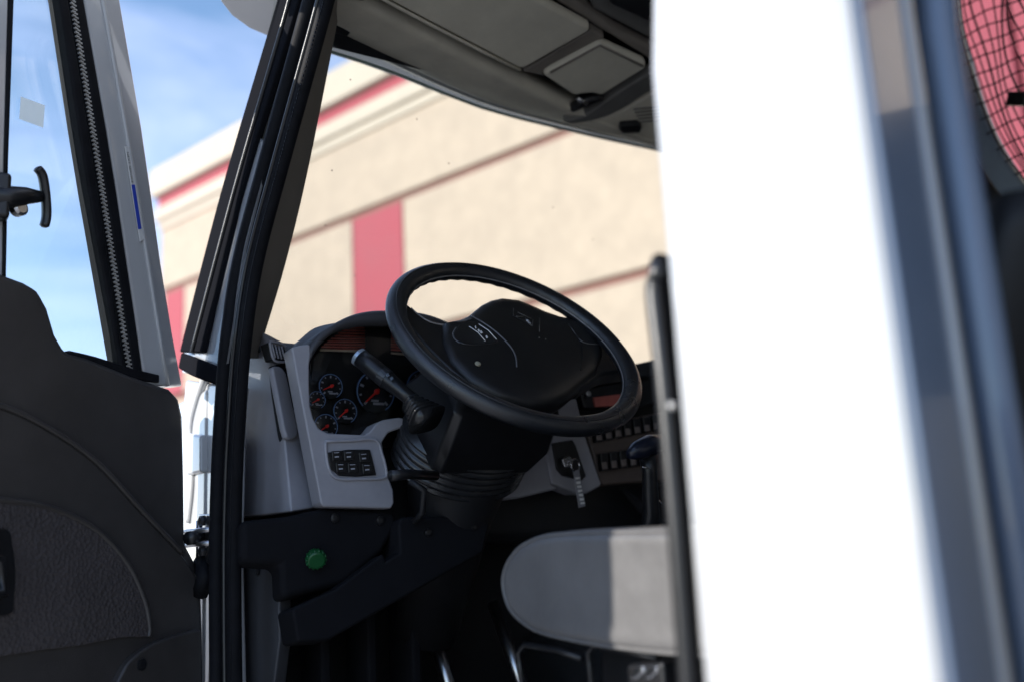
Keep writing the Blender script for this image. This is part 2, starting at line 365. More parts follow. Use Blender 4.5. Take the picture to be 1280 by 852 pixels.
# proud lower panel with its curved upper edge
lc = sm([(-300, 440), (-120, 470), (0, 506), (60, 534), (120, 576), (180, 640), (228, 690)], 8)
lp = [DP(x, y, .022) for x, y in lc]+[DP(x, y, .022) for x, y in ((250, 722), (252, 790), (253, 870), (258, 1080), (-300, 1120))]
prism('lower_panel', lp, out*.02, doorm, trim, bevel=.008)
tube('panel_bead', [DP(x, y, .0225) for x, y in lc], .0042, doorm, trim, n=8)
fc = sm([(-300, 600), (-100, 612), (0, 624), (60, 633), (118, 660), (158, 702), (180, 748), (187, 782), (186, 795)], 8)
fp = [DP(x, y, .027) for x, y in fc]+[DP(x, y, .027) for x, y in ((150, 796), (100, 806), (50, 812), (0, 820), (-300, 850))]
prism('fabric_insert', fp, out*.012, fabric, trim, bevel=.004)
tube('insert_piping', [DP(x, y, .026) for x, y in fc], .0045, doorm, trim, n=8)
pk = sm([(130, 880), (148, 850), (162, 826), (190, 805), (225, 792), (252, 785)], 6)
prism('map_pocket', [DP(x, y, .036) for x, y in pk]+[DP(x, y, .036) for x, y in ((253, 860), (256, 1080), (100, 1080))], out*.02, doorm, trim, bevel=.008)
lathe('screw_cap', [(.009, -.002), (.009, .002), (.005, .003)], DP(177, 830, .037), di, blackpl, trim, n=14)
hr = [DP(x, y, .031) for x, y in sm([(-60, 662), (6, 660), (16, 680), (20, 712), (18, 750), (10, 768), (-60, 775)], 4)]
hd = prism('handle_recess', hr, out*.02, blackpl, trim, bevel=.006)
tube('door_handle', [DP(-50, 690, .05), DP(0, 700, .05), DP(4, 740, .045), DP(-50, 750, .05)], .008, blackpl, hd)
# window sill weatherstrip
ribbon('belt_strip', [DP(x, y, .004) for x, y in sm([(86, 437), (120, 445), (160, 458), (200, 468)], 4)], [DP(x, y, .004) for x, y in sm([(86, 445), (120, 455), (160, 472), (200, 478)], 4)], out*.03, rubber, door, bevel=.003)
# slanted front frame: white paint, seals, woven channel
ys = [-60, 0, 80, 160, 240, 330, 420, 482]
def fx(pts):  # x as a function of y through points (x,y)
    def f(y):
        for (xa, ya), (xb, yb) in zip(pts[:-1], pts[1:]):
            if y <= yb or (xb, yb) == pts[-1]: return xa+(xb-xa)*(y-ya)/(yb-ya)
    return f
f0 = fx([(62, -60), (75, 0), (105, 200), (145, 430), (154, 482)])
f1 = fx([(74, -60), (86, 0), (117, 200), (152, 430), (161, 482)])
f2 = fx([(83, -60), (95, 0), (127, 200), (162, 430), (170, 482)])
f3 = fx([(92, -60), (105, 0), (140, 200), (174, 430), (181, 482)])
f4 = fx([(120, -60), (130, 0), (166, 200), (203, 430), (212, 482)])
f5 = fx([(140, -60), (150, 0), (181, 180), (200, 320), (222, 455), (230, 490)])
fr = ribbon('window_frame', [DP(f3(y), y, .0) for y in ys], [DP(f4(y), y, .0) for y in ys], out*.045, paint, door, bevel=.006)
ribbon('frame_flange', [DP(f4(y), y, -.012) for y in ys], [DP(f5(y), y, -.022) for y in ys], out*.03, paint, fr, bevel=.004)
tube('frame_bead', [DP(f4(y)-2, y, .001) for y in ys], .0035, paint, fr, n=8)
ribbon('outer_channel', [DP(f0(y), y, .002) for y in ys], [DP(f1(y), y, .004) for y in ys], out*.03, rubber, fr, bevel=.004)
ribbon('inner_channel', [DP(f2(y), y, .003) for y in ys], [DP(f3(y), y, .003) for y in ys], out*.03, rubber, fr, bevel=.003)
ribbon('channel_bed', [DP(f1(y), y, -.003) for y in ys], [DP(f2(y), y, -.003) for y in ys], out*.02, rubber, fr)
vv, ff = [], []
y = -55.
i = 0
zipm = M('woven_channel', (.34, .33, .31), .6, var=.3, vscale=60)
while y < 474:
    xm = (f1(y)+f2(y))/2+(-1.2 if i % 2 else 1.2)
    p = DP(xm, y, .0); b = len(vv)
    for k in range(8): vv.append(p+de*(((k & 1)-.5)*.0058)+V((0, 0, ((k >> 1 & 1)-.5)*.0028))+di*(((k >> 2)-.5)*.004))
    ff += [[b+j for j in q] for q in ((0, 2, 3, 1), (4, 5, 7, 6), (0, 1, 5, 4), (2, 6, 7, 3), (0, 4, 6, 2), (1, 3, 7, 5))]
    y += 2.6; i += 1
tag(mk('woven_channel', vv, ff, zipm, fr), kind='stuff')
# vent glass, divider, main glass, rest of the frame
vg = prism('vent_glass', [DP(x, y, -.012) for x, y in ((12, -40), (70, -40), (108, 200), (158, 480), (0, 460), (4, 330))], out*.004, g_door, door)
dv = ribbon('divider_bar', [DP(x, y, -.004) for x, y in ((-16, -60), (-14, 200), (-14, 360))], [DP(x, y, -.004) for x, y in ((13, -60), (6, 200), (4, 360))], out*.02, paint, door, bevel=.004)
ribbon('divider_seal', [DP(x, y, -.002) for x, y in ((13, -60), (6, 200), (4, 360))], [DP(x, y, -.002) for x, y in ((20, -60), (11, 200), (8, 360))], out*.02, rubber, dv, bevel=.002)
sd0, zd0 = dsz(0, -40); sb_, zb_ = dsz(0, 345)
prism('main_glass', [DW(sb_+.02, 1.86, -.014), DW(1.08, 1.86, -.014), DW(1.08, 2.58, -.014), DW(sd0+.02, 2.58, -.014)], out*.004, g_door, door)
sf, zf = dsz(f4(-55), -55)
tube('frame_top', [DW(sf, 2.57, -.02), DW(.7, 2.59, -.02), DW(1.06, 2.58, -.02), DW(1.1, 2.5, -.02), DW(1.11, 1.88, -.02)], .02, paint, door, n=10)
# vent latch: pivot block and crescent handle
vl = tube('vent_latch', [DP(-8, 246, .008), DP(14, 247, .012), DP(34, 245, .018), DP(50, 246, .02)], [.014, .017, .013, .009], blackpl, door, n=14)
cres = sm([(46, 210), (53, 220), (57, 246), (58, 270), (55, 284)], 5)
tube('latch_lever', [DP(x, y, .022) for x, y in cres], [.005]+[.0085]*(len(cres)-2)+[.005], blackpl, vl, n=12, flat=.7)
box('latch_plate', DP(-2, 246, .004), (.03, .03, .07), blackpl, vl, bevel=.006)
lathe('latch_pivot', [(.012, 0), (.012, .012), (.008, .015)], DP(20, 262, .004), di, metal, vl, n=16)
pm = bpy.data.materials.new('translucent_white'); pm.use_nodes = True
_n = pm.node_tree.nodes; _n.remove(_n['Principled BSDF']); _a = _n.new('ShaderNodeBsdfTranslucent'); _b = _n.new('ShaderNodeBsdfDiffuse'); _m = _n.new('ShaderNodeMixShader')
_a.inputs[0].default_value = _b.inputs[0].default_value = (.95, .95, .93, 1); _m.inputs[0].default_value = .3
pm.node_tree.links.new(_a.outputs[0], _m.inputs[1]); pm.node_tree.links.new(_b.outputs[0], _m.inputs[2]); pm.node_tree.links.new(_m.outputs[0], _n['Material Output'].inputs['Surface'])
# white sheet painting in a reflection on the glass, service label on the frame
mk('glass_reflection', [DP(x, y, -.0105) for x, y in ((26, 121), (56, 132), (54, 160), (24, 149))], [(0, 1, 2, 3)], pm, door)
sl_ = prism('service_label', [DP(x, y, .0045) for x, y in ((157, 183), (161, 183), (180, 299), (176, 302))], out*.003, M('label_silver', (.6, .6, .6), .4), door)
prism('label_block', [DP(x, y, .0052) for x, y in ((164.6, 231), (168.6, 231), (177, 286), (173, 287))], out*.0006, blue, sl_)
def text(name, s, h, org, xd, nd, m, parent, width=None):
    cu_ = bpy.data.curves.new(name, 'FONT'); cu_.body = s; cu_.size = h; cu_.extrude = 0
    to = bpy.data.objects.new('tmp', cu_); COL.objects.link(to); bpy.context.view_layer.update()
    me = bpy.data.meshes.new_from_object(to.evaluated_get(bpy.context.evaluated_depsgraph_get())); bpy.data.objects.remove(to)
    xd = V(xd).normalized(); nd = V(nd).normalized(); yd = nd.cross(xd).normalized()
    wmax = max((v.co.x for v in me.vertices), default=1); k = (width/wmax) if width else 1
    for v in me.vertices: v.co = V(org)+xd*v.co.x*k+yd*v.co.y
    return link(name, me, m, parent)
a, b = DP(158.4, 190, .0056), DP(164.5, 229, .0056)
text('lettering', 'NEXT SERVICE', .0058, a, b-a, di, blackpl, sl_, width=(b-a).length)
# ---------------------------------------------------------------- windshield, header, overhead
n_ = 14
gr = []
for k in range(9):
    z = 1.86+k*.09
    gr.append([V((x, WY(x, z), z)) for x in [.06+i*1.88/n_ for i in range(n_+1)]])
loft('windshield', gr, g_wind, T, closed=False, cap=False, smooth=True)
for x, y in ((406, 282), (414, 214), (442, 345), (437, 101), (520, 150), (560, 205), (690, 260), (740, 300)):
    lathe('glass_speck', [(.0016, 0), (.0012, .001)], WSP(x, y)+V((0, -.004, 0)), (0, -.85, -.5), blackpl, T, n=8)
Lc = sm([(396, 60), (405, 66), (450, 80), (500, 98), (600, 137), (700, 163), (822, 190), (930, 215)], 5)
Uc = sm([(396, 16), (406, 36), (450, 61), (500, 86), (600, 129), (700, 157), (822, 184), (930, 209)], 5)
LP = [WSP(x, y)+V((0, -.006, 0)) for x, y in Lc]
UPx = [WSP(x, y-30)+V((0, -.006, 0)) for x, y in Uc]
hdr = ribbon('windshield_header', [WSP(x, y)+V((0, -.006, 0)) for x, y in Uc], [WSP(x, y-26)+V((0, -.006, 0)) for x, y in Uc], (0, .012, .004), pale, T)
tube('glass_edge', [p+V((0, -.004, 0)) for p in LP], .0032, frit, hdr, n=8)
OHF = lambda p: p.z-(2.44+.35*(1.1-p.y))
def OH(x, y, dz=0): return SI(x, y, lambda p: p.z-(2.44+dz+.35*(1.1-p.y)))
U3 = [WSP(x, y)+V((0, -.03, -.004)) for x, y in Uc]
Gc = sm([(300, -80), (400, -28), (459, 6), (521, 38), (630, 94), (722, 140), (800, 172), (900, 205)], 5)
m_ = min(len(U3), len(Gc))
U3 = U3[:m_]; G3 = [OH(x, y) for x, y in Gc][:m_]
ov = []
for a, b in zip(U3, G3):
    row = []
    for k in range(9):
        t = k/8; p = a.lerp(b, t); p.z -= .012*math.sin(math.pi*t); row.append(p)
    row = [a+V((0, .015, .02))]+row+[b+V((0, .006, .045))]
    ov.append(row)
oh = loft('overhead_panel', ov, head, T, closed=False, cap=False, smooth=True); oh['label'] = 'taupe padded panel above the windshield'
so_ = oh.modifiers.new('s', 'SOLIDIFY'); so_.thickness = .004
# dark backing above the groove
box('headliner', (.83, .87, 2.62), (1.46, .46, .03), headd, T)
prism('header_backing', [V((x, y, 2.44+.045+.35*(1.1-y))) for x, y in ((.1, 1.1), (1.9, 1.1), (1.5, .64), (.1, .64))], (0, 0, .02), blackpl, T)
def pad(name, px, dz, th, m, parent, bevel=.008):
    return prism(name, [OH(x, y, dz) for x, y in px], (0, .1*th, th), m, parent, bevel=bevel)
v1 = pad('sun_visor', [(400, -50), (482, 0), (540, 31), (600, 62), (648, 87), (656, 87), (738, 40), (736, 34), (668, -3), (560, -60)], -.012, .022, visorm, T, .009)
tube('visor_piping', [OH(x, y, -.012) for x, y in ((440, -24), (482, 1), (540, 32), (600, 63), (650, 88))], .0035, visorm, v1, n=8)
v2 = pad('sun_visor', [(678, 95), (688, 88), (750, 55), (760, 58), (806, 79), (808, 86), (752, 121), (740, 118), (727, 119), (717, 121), (704, 112)], -.008, .02, visorm, T, .008)
pad('visor_band', [(653, 90), (740, 38), (756, 47), (750, 55), (688, 90), (680, 96)], .004, .02, taupe, T, .004)
tube('visor_seam', [OH(x, y, -.009) for x, y in ((688, 91), (750, 57), (804, 83))], .0025, taupe, v2, n=8)
vp = tube('visor_pivot', [OH(715, 135, .005), OH(726, 128, .0), OH(740, 124, -.004), OH(752, 122, .0)], [.011, .014, .012, .008], blackpl, T, n=12)
tube('pivot_clip', [OH(722, 123, -.012), OH(733, 130, -.014)], .005, metal, vp)
pad('overhead_rail', [(722, -30), (741, 13), (815, 52), (860, 70), (860, 10)], .02, .03, headd, T, .01)
pad('overhead_rail', [(752, -10), (764, 8), (850, 48), (860, 20), (800, -30)], .0, .03, dark, T, .01)
pad('overhead_rail', [(668, -14), (742, 33), (764, 46), (815, 78), (860, 96), (860, 84), (770, 38), (690, -20)], .012, .03, taupe, T, .008)
arch = [OH(x, y, -.004) for x, y in sm([(703, 153), (735, 143), (765, 122), (815, 92), (880, 66)], 5)]
arch2 = [OH(x, y, -.004) for x, y in sm([(712, 156), (748, 150), (780, 136), (818, 112), (880, 86)], 5)]
ribbon('console_arch', arch, arch2, (0, 0, .03), headd, T, bevel=.01)
cp = pad('console_panel', [(708, 157), (748, 151), (780, 138), (820, 114), (900, 84), (930, 200), (820, 178), (760, 168)], .002, .03, head, T, .008)
for k in range(5):
    tube('grille_slot', [OH(792+k*2, 137+k*4, -.001), OH(830+k*2, 133+k*4, -.001)], .0018, headd, cp, n=6)
sw = pad('console_switch', [(775, 158), (797, 156), (803, 160), (800, 167), (778, 168), (774, 164)], -.012, .015, blackpl, T, .004)
# black gasket at the glass
ribbon('header_gasket', [WSP(x, y)+V((0, -.012, 0)) for x, y in sm([(668, 146), (680, 151), (700, 158), (740, 169), (795, 181)], 4)], [WSP(x, y)+V((0, -.012, 0)) for x, y in sm([(668, 144), (684, 146), (705, 153), (740, 166), (795, 179)], 4)], (0, -.006, 0), blackpl, hdr)
box('header_gasket', WSP(400, 35)+V((0, -.03, 0)), (.10, .03, .03), blackpl, hdr, bevel=.005)
pad('handle_boss', [(436, -8), (444, 2), (455, 3), (462, -4)], -.02, .02, blackpl, T, .005)
# outside sun visor / roof brow
brow = []
ylf = lambda x: 1.17+.15*max(0, 1-((x-1)/.99)**2)**.5
lipp = [SI(x, y, lambda p: p.y-ylf(p.x)) for x, y in [(262, -40), (268, -16), (276, 2), (290, 20), (312, 36), (345, 50), (375, 58), (405, 66), (450, 80), (500, 98), (550, 118), (600, 137), (650, 151), (700, 163), (760, 177), (822, 190)]]
zc = lipp[-1].z
lipp += [V((x, ylf(x), zc-.02*((x-1.2)/.7)**2)) for x in (1.3, 1.5, 1.7, 1.85)]+[V((1.94, ylf(1.94), zc+.03)), V((1.97, ylf(1.97), zc+.1))]
for p in lipp:
    x, yl, zl = p
    brow.append([V((x, yl, zl)), V((x, yl-.012, zl+.003)), V((x, yl-.12, zl+.03)), V((x, .9, zl+.06)), V((x, .9, zl+.13)), V((x, yl-.10, zl+.10)), V((x, yl, zl+.02))])
loft('roof_brow', brow, paint, T, smooth=True, bevel=.008)
# ---------------------------------------------------------------- dashboard
YD = 1.02
D = lambda x, y, dy=0: PL(x, y, 'Y', YD+dy)
post = [(364, 434), (376, 431), (388, 430), (389, 442), (387, 456), (387, 480), (388, 507), (392, 522), (399, 535), (410, 541), (455, 543), (463, 538), (470, 529), (480, 524), (499, 521), (508, 523), (508, 532), (486, 540), (478, 552), (484, 590), (492, 612), (493, 628), (489, 635), (405, 633), (401, 629)]
dash = prism('dashboard', [D(x, y) for x, y in post], (.004, .05, 0), grey, T, bevel=.006); dash['label'] = 'grey dashboard bezel round the instruments'
# cluster hood
ho = sm([(388, 430), (398, 418), (410, 409), (439, 394), (467, 388), (495, 388), (530, 391), (560, 401), (590, 416), (620, 430)], 4)
hi = sm([(388, 452), (395, 440), (404, 428), (420, 415), (450, 408), (485, 407), (520, 411), (552, 420), (582, 434), (612, 446)], 4)
ring_ = []
for (a, b), (c, d) in zip(ho, hi):
    o1, i1 = D(a, b), D(c, d)
    back_o = o1+V((0, .34, -.015)); back_i = i1+V((0, .075, .018))
    ring_.append([o1+V((0, .006, 0)), o1.lerp(i1, .3)+V((0, -.006, 0)), o1.lerp(i1, .75)+V((0, -.004, 0)), i1+V((0, .006, 0)), back_i, back_i+V((0, .02, .01)), back_o])
loft('cluster_hood', ring_, hoodm, dash, smooth=True)
# cluster back, ribs painting in a red reflection in the lens, gauges
prism('cluster_face', [D(x, y, .075) for x, y in ((392, 450), (402, 432), (420, 418), (450, 410), (500, 409), (560, 422), (620, 440), (640, 560), (380, 556))], (0, .01, 0), dial, dash)
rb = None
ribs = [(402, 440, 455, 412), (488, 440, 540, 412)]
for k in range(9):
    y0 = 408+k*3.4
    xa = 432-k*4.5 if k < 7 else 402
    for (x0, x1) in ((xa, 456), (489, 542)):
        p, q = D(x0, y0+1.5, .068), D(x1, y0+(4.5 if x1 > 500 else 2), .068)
        tube('reflection_rib', [p, q], .0019, ribm, dash, n=6)
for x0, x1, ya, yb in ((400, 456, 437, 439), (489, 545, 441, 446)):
    tube('reflection_line', [D(x0, ya, .066), D(x1, yb, .066)], .0022, beige, dash, n=6)
def gauge(x, y, rp, ang, ticks=9):
    c = D(x, y, .068); rr = .93*rp/FPX*(c-CAM).dot(cf)
    gd = lathe('gauge', [(rr, 0), (rr, .004), (rr*.98, .005)], c, (0, -1, 0), dial, T, n=32); c2 = c+V((0, -.0055, 0))
    A0, A1 = R(225), R(-45)
    rg = []
    pr = [c2+V((math.cos(t), 0, math.sin(t)))*rr*.97 for t in [A0+(R(-60)-A0)*i/26 for i in range(27)]]
    tube('dial_ring', pr, rr*.034, ring, gd, n=6)
    vv, ff = [], []
    for i in range(ticks):
        t = A0+(A1-A0)*i/(ticks-1); d = V((math.cos(t), 0, math.sin(t))); s_ = V((-d.z, 0, d.x)); b = len(vv); w = rr*(.045 if i % 2 else .06)
        a0 = rr*(.74 if i % 2 else .66)
        vv += [c2+d*a0+s_*w, c2+d*a0-s_*w, c2+d*rr*.86-s_*w, c2+d*rr*.86+s_*w]; ff.append([b, b+1, b+2, b+3])
    for i, (dx, dz, w, h) in enumerate(((-.05, -.42, .2, .05), (.15, -.56, .3, .06))):
        b = len(vv); q = c2+V((dx*rr, 0, dz*rr)); vv += [q+V((-w*rr, 0, -h*rr)), q+V((w*rr, 0, -h*rr)), q+V((w*rr, 0, h*rr)), q+V((-w*rr, 0, h*rr))]; ff.append([b, b+1, b+2, b+3])
    tag(mk('dial_markings', vv, ff, M('dial_print', (.32, .33, .38), .5) if 'dial_print' not in MATS else MATS['dial_print'], gd), kind='stuff')
    d = V((math.cos(R(ang)), 0, math.sin(R(ang)))); s_ = V((-d.z, 0, d.x)); c3 = c2+V((0, -.003, 0))
    prism('needle', [c3-d*rr*.2+s_*rr*.06, c3-d*rr*.2-s_*rr*.06, c3+d*rr*.78-s_*rr*.025, c3+d*rr*.78+s_*rr*.025], (0, -.001, 0), red, gd)
    lathe('needle_hub', [(rr*.13, 0), (rr*.13, .003), (rr*.08, .004)], c3, (0, -1, 0), red, gd, n=14)
for x, y, rp, an in ((412, 483, 17, 205), (468, 490, 28, 222), (430, 514, 17, 222), (406, 533, 17, 215), (395, 500, 12, 210), (528, 486, 26, 200)): gauge(x, y, rp, an)
prism('cluster_lens', [D(x, y, .05) for x, y in ((387, 452), (396, 438), (420, 416), (450, 409), (490, 408), (560, 422), (560, 545), (384, 545))], (0, .002, 0), g_lens, dash)
# switch plate in a recess
rec = [(406, 549), (470, 548), (476, 560), (482, 592), (476, 597), (424, 597), (412, 590)]
for a, b in zip(rec, rec[1:]+rec[:1]): pass
sp = prism('switch_plate', [D(x, y, -.0035) for x, y in sm([(409, 565), (436, 561), (463, 561), (471, 593), (446, 595), (424, 594), (413, 585)], 1)], (0, .004, 0), blackpl, T, bevel=.002)
tube('recess_edge', [D(x, y, -.002) for x, y in sm([(407, 551), (440, 550), (469, 549), (477, 565), (483, 590), (478, 597), (450, 598), (425, 598), (413, 590), (408, 570), (407, 551)], 3)], .0028, grey, sp, n=8)
for i, (cx, cy) in enumerate(((421, 569), (436, 569), (455, 571), (426, 584), (441, 584), (459, 585))):
    s_ = prism('rocker_switch', [D(cx+dx, cy+dy, -.007) for dx, dy in ((-6, -6), (6, -6.5), (7, 6), (-5, 6.5))], (0, .004, 0), blackpl, sp, bevel=.0015)
    prism('icon', [D(cx+dx, cy+dy, -.0075) for dx, dy in ((-2.5, .6), (2.5, .2), (2.7, 1.9), (-2.3, 2.3))], (0, .0003, 0), MATS['dial_print'], s_)
    prism('icon', [D(cx+dx, cy+dy, -.0075) for dx, dy in ((-3.5, -4.2), (3, -4.5), (3, -3.7), (-3.5, -3.4))], (0, .0003, 0), MATS['dial_print'], s_)
# dash end panel: left face and facet towards the driver
XE = .10
E_ = lambda x, y, dx=0: PL(x, y, 'X', XE+dx)
rid = sm([(330, 416), (337, 440), (344, 470), (349, 520), (354, 580), (359, 640)], 4)
lef = sm([(312, 412), (308, 440), (304, 500), (302, 560), (301, 610), (301, 646)], 4)
rgt = sm([(364, 433), (369, 455), (377, 495), (385, 545), (393, 595), (399, 633)], 4)
rows_ = []
for l_, r_, g_ in zip(lef, rid, rgt):
    a, b, c = E_(*l_), E_(*r_), PL(*g_, 'X', .165)
    rows_.append([a+V((.05, .05, 0)), a, a.lerp(b, .5), b.lerp(a, .12), b+(c-b).normalized()*.006+V((.002, .0, 0)), b.lerp(c, .5), c, c+V((.05, .08, 0))])
de_ = loft('dash_end_panel', rows_, grey, T, smooth=True, bevel=.004); de_['label'] = 'grey dashboard end panel with small vent and long recess'
def FE(x, y, k=0):   # on the facet, k metres proud
    a, b, c = E_(344, 470), PL(377, 495, 'X', .165), E_(359, 640)
    n = (b-a).cross(c-a).normalized(); n = n if n.dot(CAM-a) > 0 else -n
    return PN(x, y, a+n*k, n)
fe_n = (FE(350, 500, .01)-FE(350, 500, 0)).normalized()
fe_n = ((PL(377, 495, 'X', .165)-E_(344, 470)).cross(E_(359, 640)-E_(344, 470))).normalized()
fe_n = fe_n if fe_n.dot(CAM-E_(344, 470)) > 0 else -fe_n
vt = prism('air_vent', [FE(x, y, .012) for x, y in ((336, 427), (356, 433), (362, 451), (342, 449))], -fe_n*.02, blackpl, T, bevel=.003)
tube('vent_frame', [FE(x, y, .012) for x, y in sm([(337, 427), (356, 432), (361, 450), (343, 450), (337, 427)], 4)], .0025, grey, vt, n=8)
for k in range(5):
    tube('vent_fin', [FE(340+k*4, 430+k*.9, .014), FE(344+k*4, 447+k*.6, .014)], .0018, grey, vt, n=6)
lv = prism('side_recess', [FE(x, y, .004) for x, y in sm([(343, 456), (352, 455), (362, 462), (372, 505), (380, 545), (374, 553), (360, 552), (355, 540), (347, 490)], 2)], -fe_n*.015, dark, T, bevel=.003)
prism('recess_bar', [FE(x, y, .013) for x, y in sm([(341, 458), (349, 457), (358, 466), (366, 505), (373, 538), (369, 547), (359, 546), (353, 520), (345, 480)], 2)], -fe_n*.012, grey, lv, bevel=.004)
prism('latch_slot', [E_(x, y, -.003) for x, y in ((315, 425), (322, 423), (324, 440), (317, 443))], (.006, 0, 0), blackpl, de_, bevel=.002)
# dash body, top and lower parts
box('dash_body', (1.02, 1.30, 1.70), (1.74, .30, .36), dark, dash, bevel=.03)
tpn = [[V((x, y, z+(.02 if 0.1 < x < .9 else 0)*0)) for x in (.12, .5, 1., 1.5, 1.9)] for y, z in ((1.10, 1.86), (1.16, 1.90), (1.3, 1.925), (1.52, 1.93))]
loft('dash_top', tpn, dark, dash, closed=False, cap=False, smooth=True)
# lower knee panels
YK = 1.04
Kp = lambda x, y, dy=0: PL(x, y, 'Y', YK+dy)
kn = prism('knee_panel', [Kp(x, y) for x, y in ((301, 649), (360, 643), (402, 634), (494, 637), (498, 655), (478, 690), (430, 730), (352, 748), (350, 705), (302, 702))], (0, .05, -.01), kneem, T, bevel=.012)
kk = prism('knee_panel', [Kp(x, y, -.03) for x, y in ((498, 652), (503, 645), (606, 643), (612, 655), (604, 690), (560, 715), (410, 800), (372, 802), (365, 760), (420, 735), (480, 690), (483, 700), (500, 690))], (0, .07, -.01), kneem, T, bevel=.012)
for x, y in ((418, 647), (475, 650)): lathe('screw_cap', [(.008, 0), (.008, .003), (.004, .004)], Kp(x, y, -.001), (0, -1, 0), blackpl, kn, n=12)
for x, y in ((535, 665), (592, 657)): lathe('screw_cap', [(.007, 0), (.007, .003), (.004, .004)], Kp(x, y, -.031), (0, -1, 0), blackpl, kk, n=12)
gk = lathe('green_knob', [(.010, 0), (.011, .012), (.016, .013), (.016, .025), (.0135, .028)], Kp(392, 691, -.0), (-.15, -.8, -.45), green, T, n=28, smooth=False, bevel=.0015)
gk['label'] = 'green round knob under the dashboard'
gb = V((-.15, -.8, -.45)).normalized()
for k in range(14):
    t = 2*math.pi*k/14; x_ = gb.cross(V((0, 0, 1))).normalized(); y_ = gb.cross(x_); c = Kp(392, 691)+(x_*math.cos(t)+y_*math.sin(t))*.0161
    tube('knob_ridge', [c+gb*.014, c+gb*.0255], .0016, green, gk, n=6)
kp2 = prism('kick_panel', [PL(x, y, 'X', .085) for x, y in ((303, 704), (348, 700), (349, 800), (340, 870), (330, 950), (303, 950))], (.03, .02, 0), M('kick_grey', (.06, .062, .07), .6, var=.15), T, bevel=.006)
lathe('screw_cap', [(.009, 0), (.009, .003), (.005, .004)], PL(323, 712, 'X', .084), (-1, 0, 0), blackpl, kp2, n=12)
# ---------------------------------------------------------------- centre stack
YC = 1.06
Cn = lambda x, y, dy=0: PL(x, y, 'Y', YC+dy)
cs = prism('centre_panel', [Cn(x, y) for x, y in ((681, 561), (688, 545), (697, 505), (716, 487), (722, 500), (731, 540), (753, 606), (735, 616), (722, 616), (690, 604))], (0, .05, 0), grey, T, bevel=.006)
prism('lower_bezel', [Cn(x, y, .004) for x, y in ((606, 600), (640, 578), (682, 560), (690, 604), (700, 610), (650, 622), (606, 628))], (0, .05, 0), grey, cs, bevel=.006)
kr = prism('ignition_plate', [Cn(x, y, -.003) for x, y in ((690, 553), (716, 549), (720, 556), (733, 594), (728, 600), (703, 594), (696, 586))], (0, .006, 0), blackpl, cs, bevel=.002)
lathe('key_barrel', [(.011, 0), (.011, .006), (.009, .009)], Cn(708, 577, -.004), (0, -1, 0), metal, kr, n=18)
ic = prism('icon_plate', [Cn(x, y, -.002) for x, y in ((693, 537), (709, 530), (712, 538), (697, 543))], (0, .004, 0), blackpl, cs)
for k in range(3): prism('icon', [Cn(696+k*4+dx, 538-k*1.8+dy, -.003) for dx, dy in ((0, -1.5), (2.6, -2.6), (3, 1), (.4, 2))], (0, .0005, 0), white, ic)
sb = prism('switch_bank', [Cn(x, y, .01) for x, y in ((733, 537), (812, 517), (850, 512), (866, 598), (802, 602), (755, 606), (750, 602))], (0, .04, 0), M('bank_brown', (.11, .085, .075), .5, var=.2), T, bevel=.006)
def rocker(x, y, w, h):
    o = prism('rocker_switch', [Cn(x+dx, y+dy, -.004) for dx, dy in ((-w, -h), (w-1, -h-1), (w+1, h-1), (-w+2, h))], (0, .014, 0), blackpl, sb, bevel=.002)
    prism('paddle', [Cn(x+dx, y+dy, -.009) for dx, dy in ((-w*.6, h*.0), (w*.55, -h*.05), (w*.75, h*.75), (-w*.4, h*.8))], (0, .004, 0), M('paddle_grey', (.17, .14, .13), .45) if 'paddle_grey' not in MATS else MATS['paddle_grey'], o, bevel=.0015)
for k in range(7): rocker(749+k*12, 542-k*2.3, 5.2, 10)
for k in range(6): rocker(756+k*12, 577-k*1.6, 5.2, 11)
rd = prism('radio', [Cn(x, y, .012) for x, y in ((724, 486), (790, 474), (850, 466), (858, 495), (800, 508), (730, 510))], (0, .04, 0), blackpl, T, bevel=.004)
prism('radio_slot', [Cn(x, y, .008) for x, y in ((742, 496), (775, 492), (778, 506), (745, 508))], (0, .006, 0), ribm, rd, bevel=.001)
for x, y in ((733, 492), (779, 494)): lathe('radio_knob', [(.007, 0), (.006, .008), (.004, .009)], Cn(x, y, .011), (0, -1, 0), metal, rd, n=14)
prism('stack_brow', [Cn(x, y, -.01) for x, y in ((724, 470), (860, 440), (862, 462), (726, 484))], (0, .05, 0), dark, T, bevel=.006)
# tray and gear lever
tr = prism('console_tray', [PL(x, y, 'X', .86) for x, y in ((772, 611), (778, 608), (815, 640), (850, 668), (850, 690), (812, 658))], (.25, 0, 0), dark, T, bevel=.006)
gl_ = tube('gear_lever', [PL(812, 690, 'Y', .86), PL(814, 640, 'Y', .84), PL(812, 590, 'Y', .82), PL(810, 566, 'Y', .82)], [.022, .016, .014, .018], blackpl, T, n=14)
tube('lever_knob', [PL(826, 552, 'Y', .82), PL(812, 556, 'Y', .81), PL(796, 563, 'Y', .81), PL(786, 568, 'Y', .81)], [.016, .02, .017, .008], M('knob_blue', (.010, .013, .026), .3), gl_, n=14)
tube('lever_trim', [PL(803, 583, 'Y', .80), PL(813, 585, 'Y', .80)], .0015, chrome, gl_, n=6)
tube('lever_rod', [PL(821, 622, 'Y', .83), PL(830, 632, 'Y', .83)], .0015, chrome, gl_, n=6)
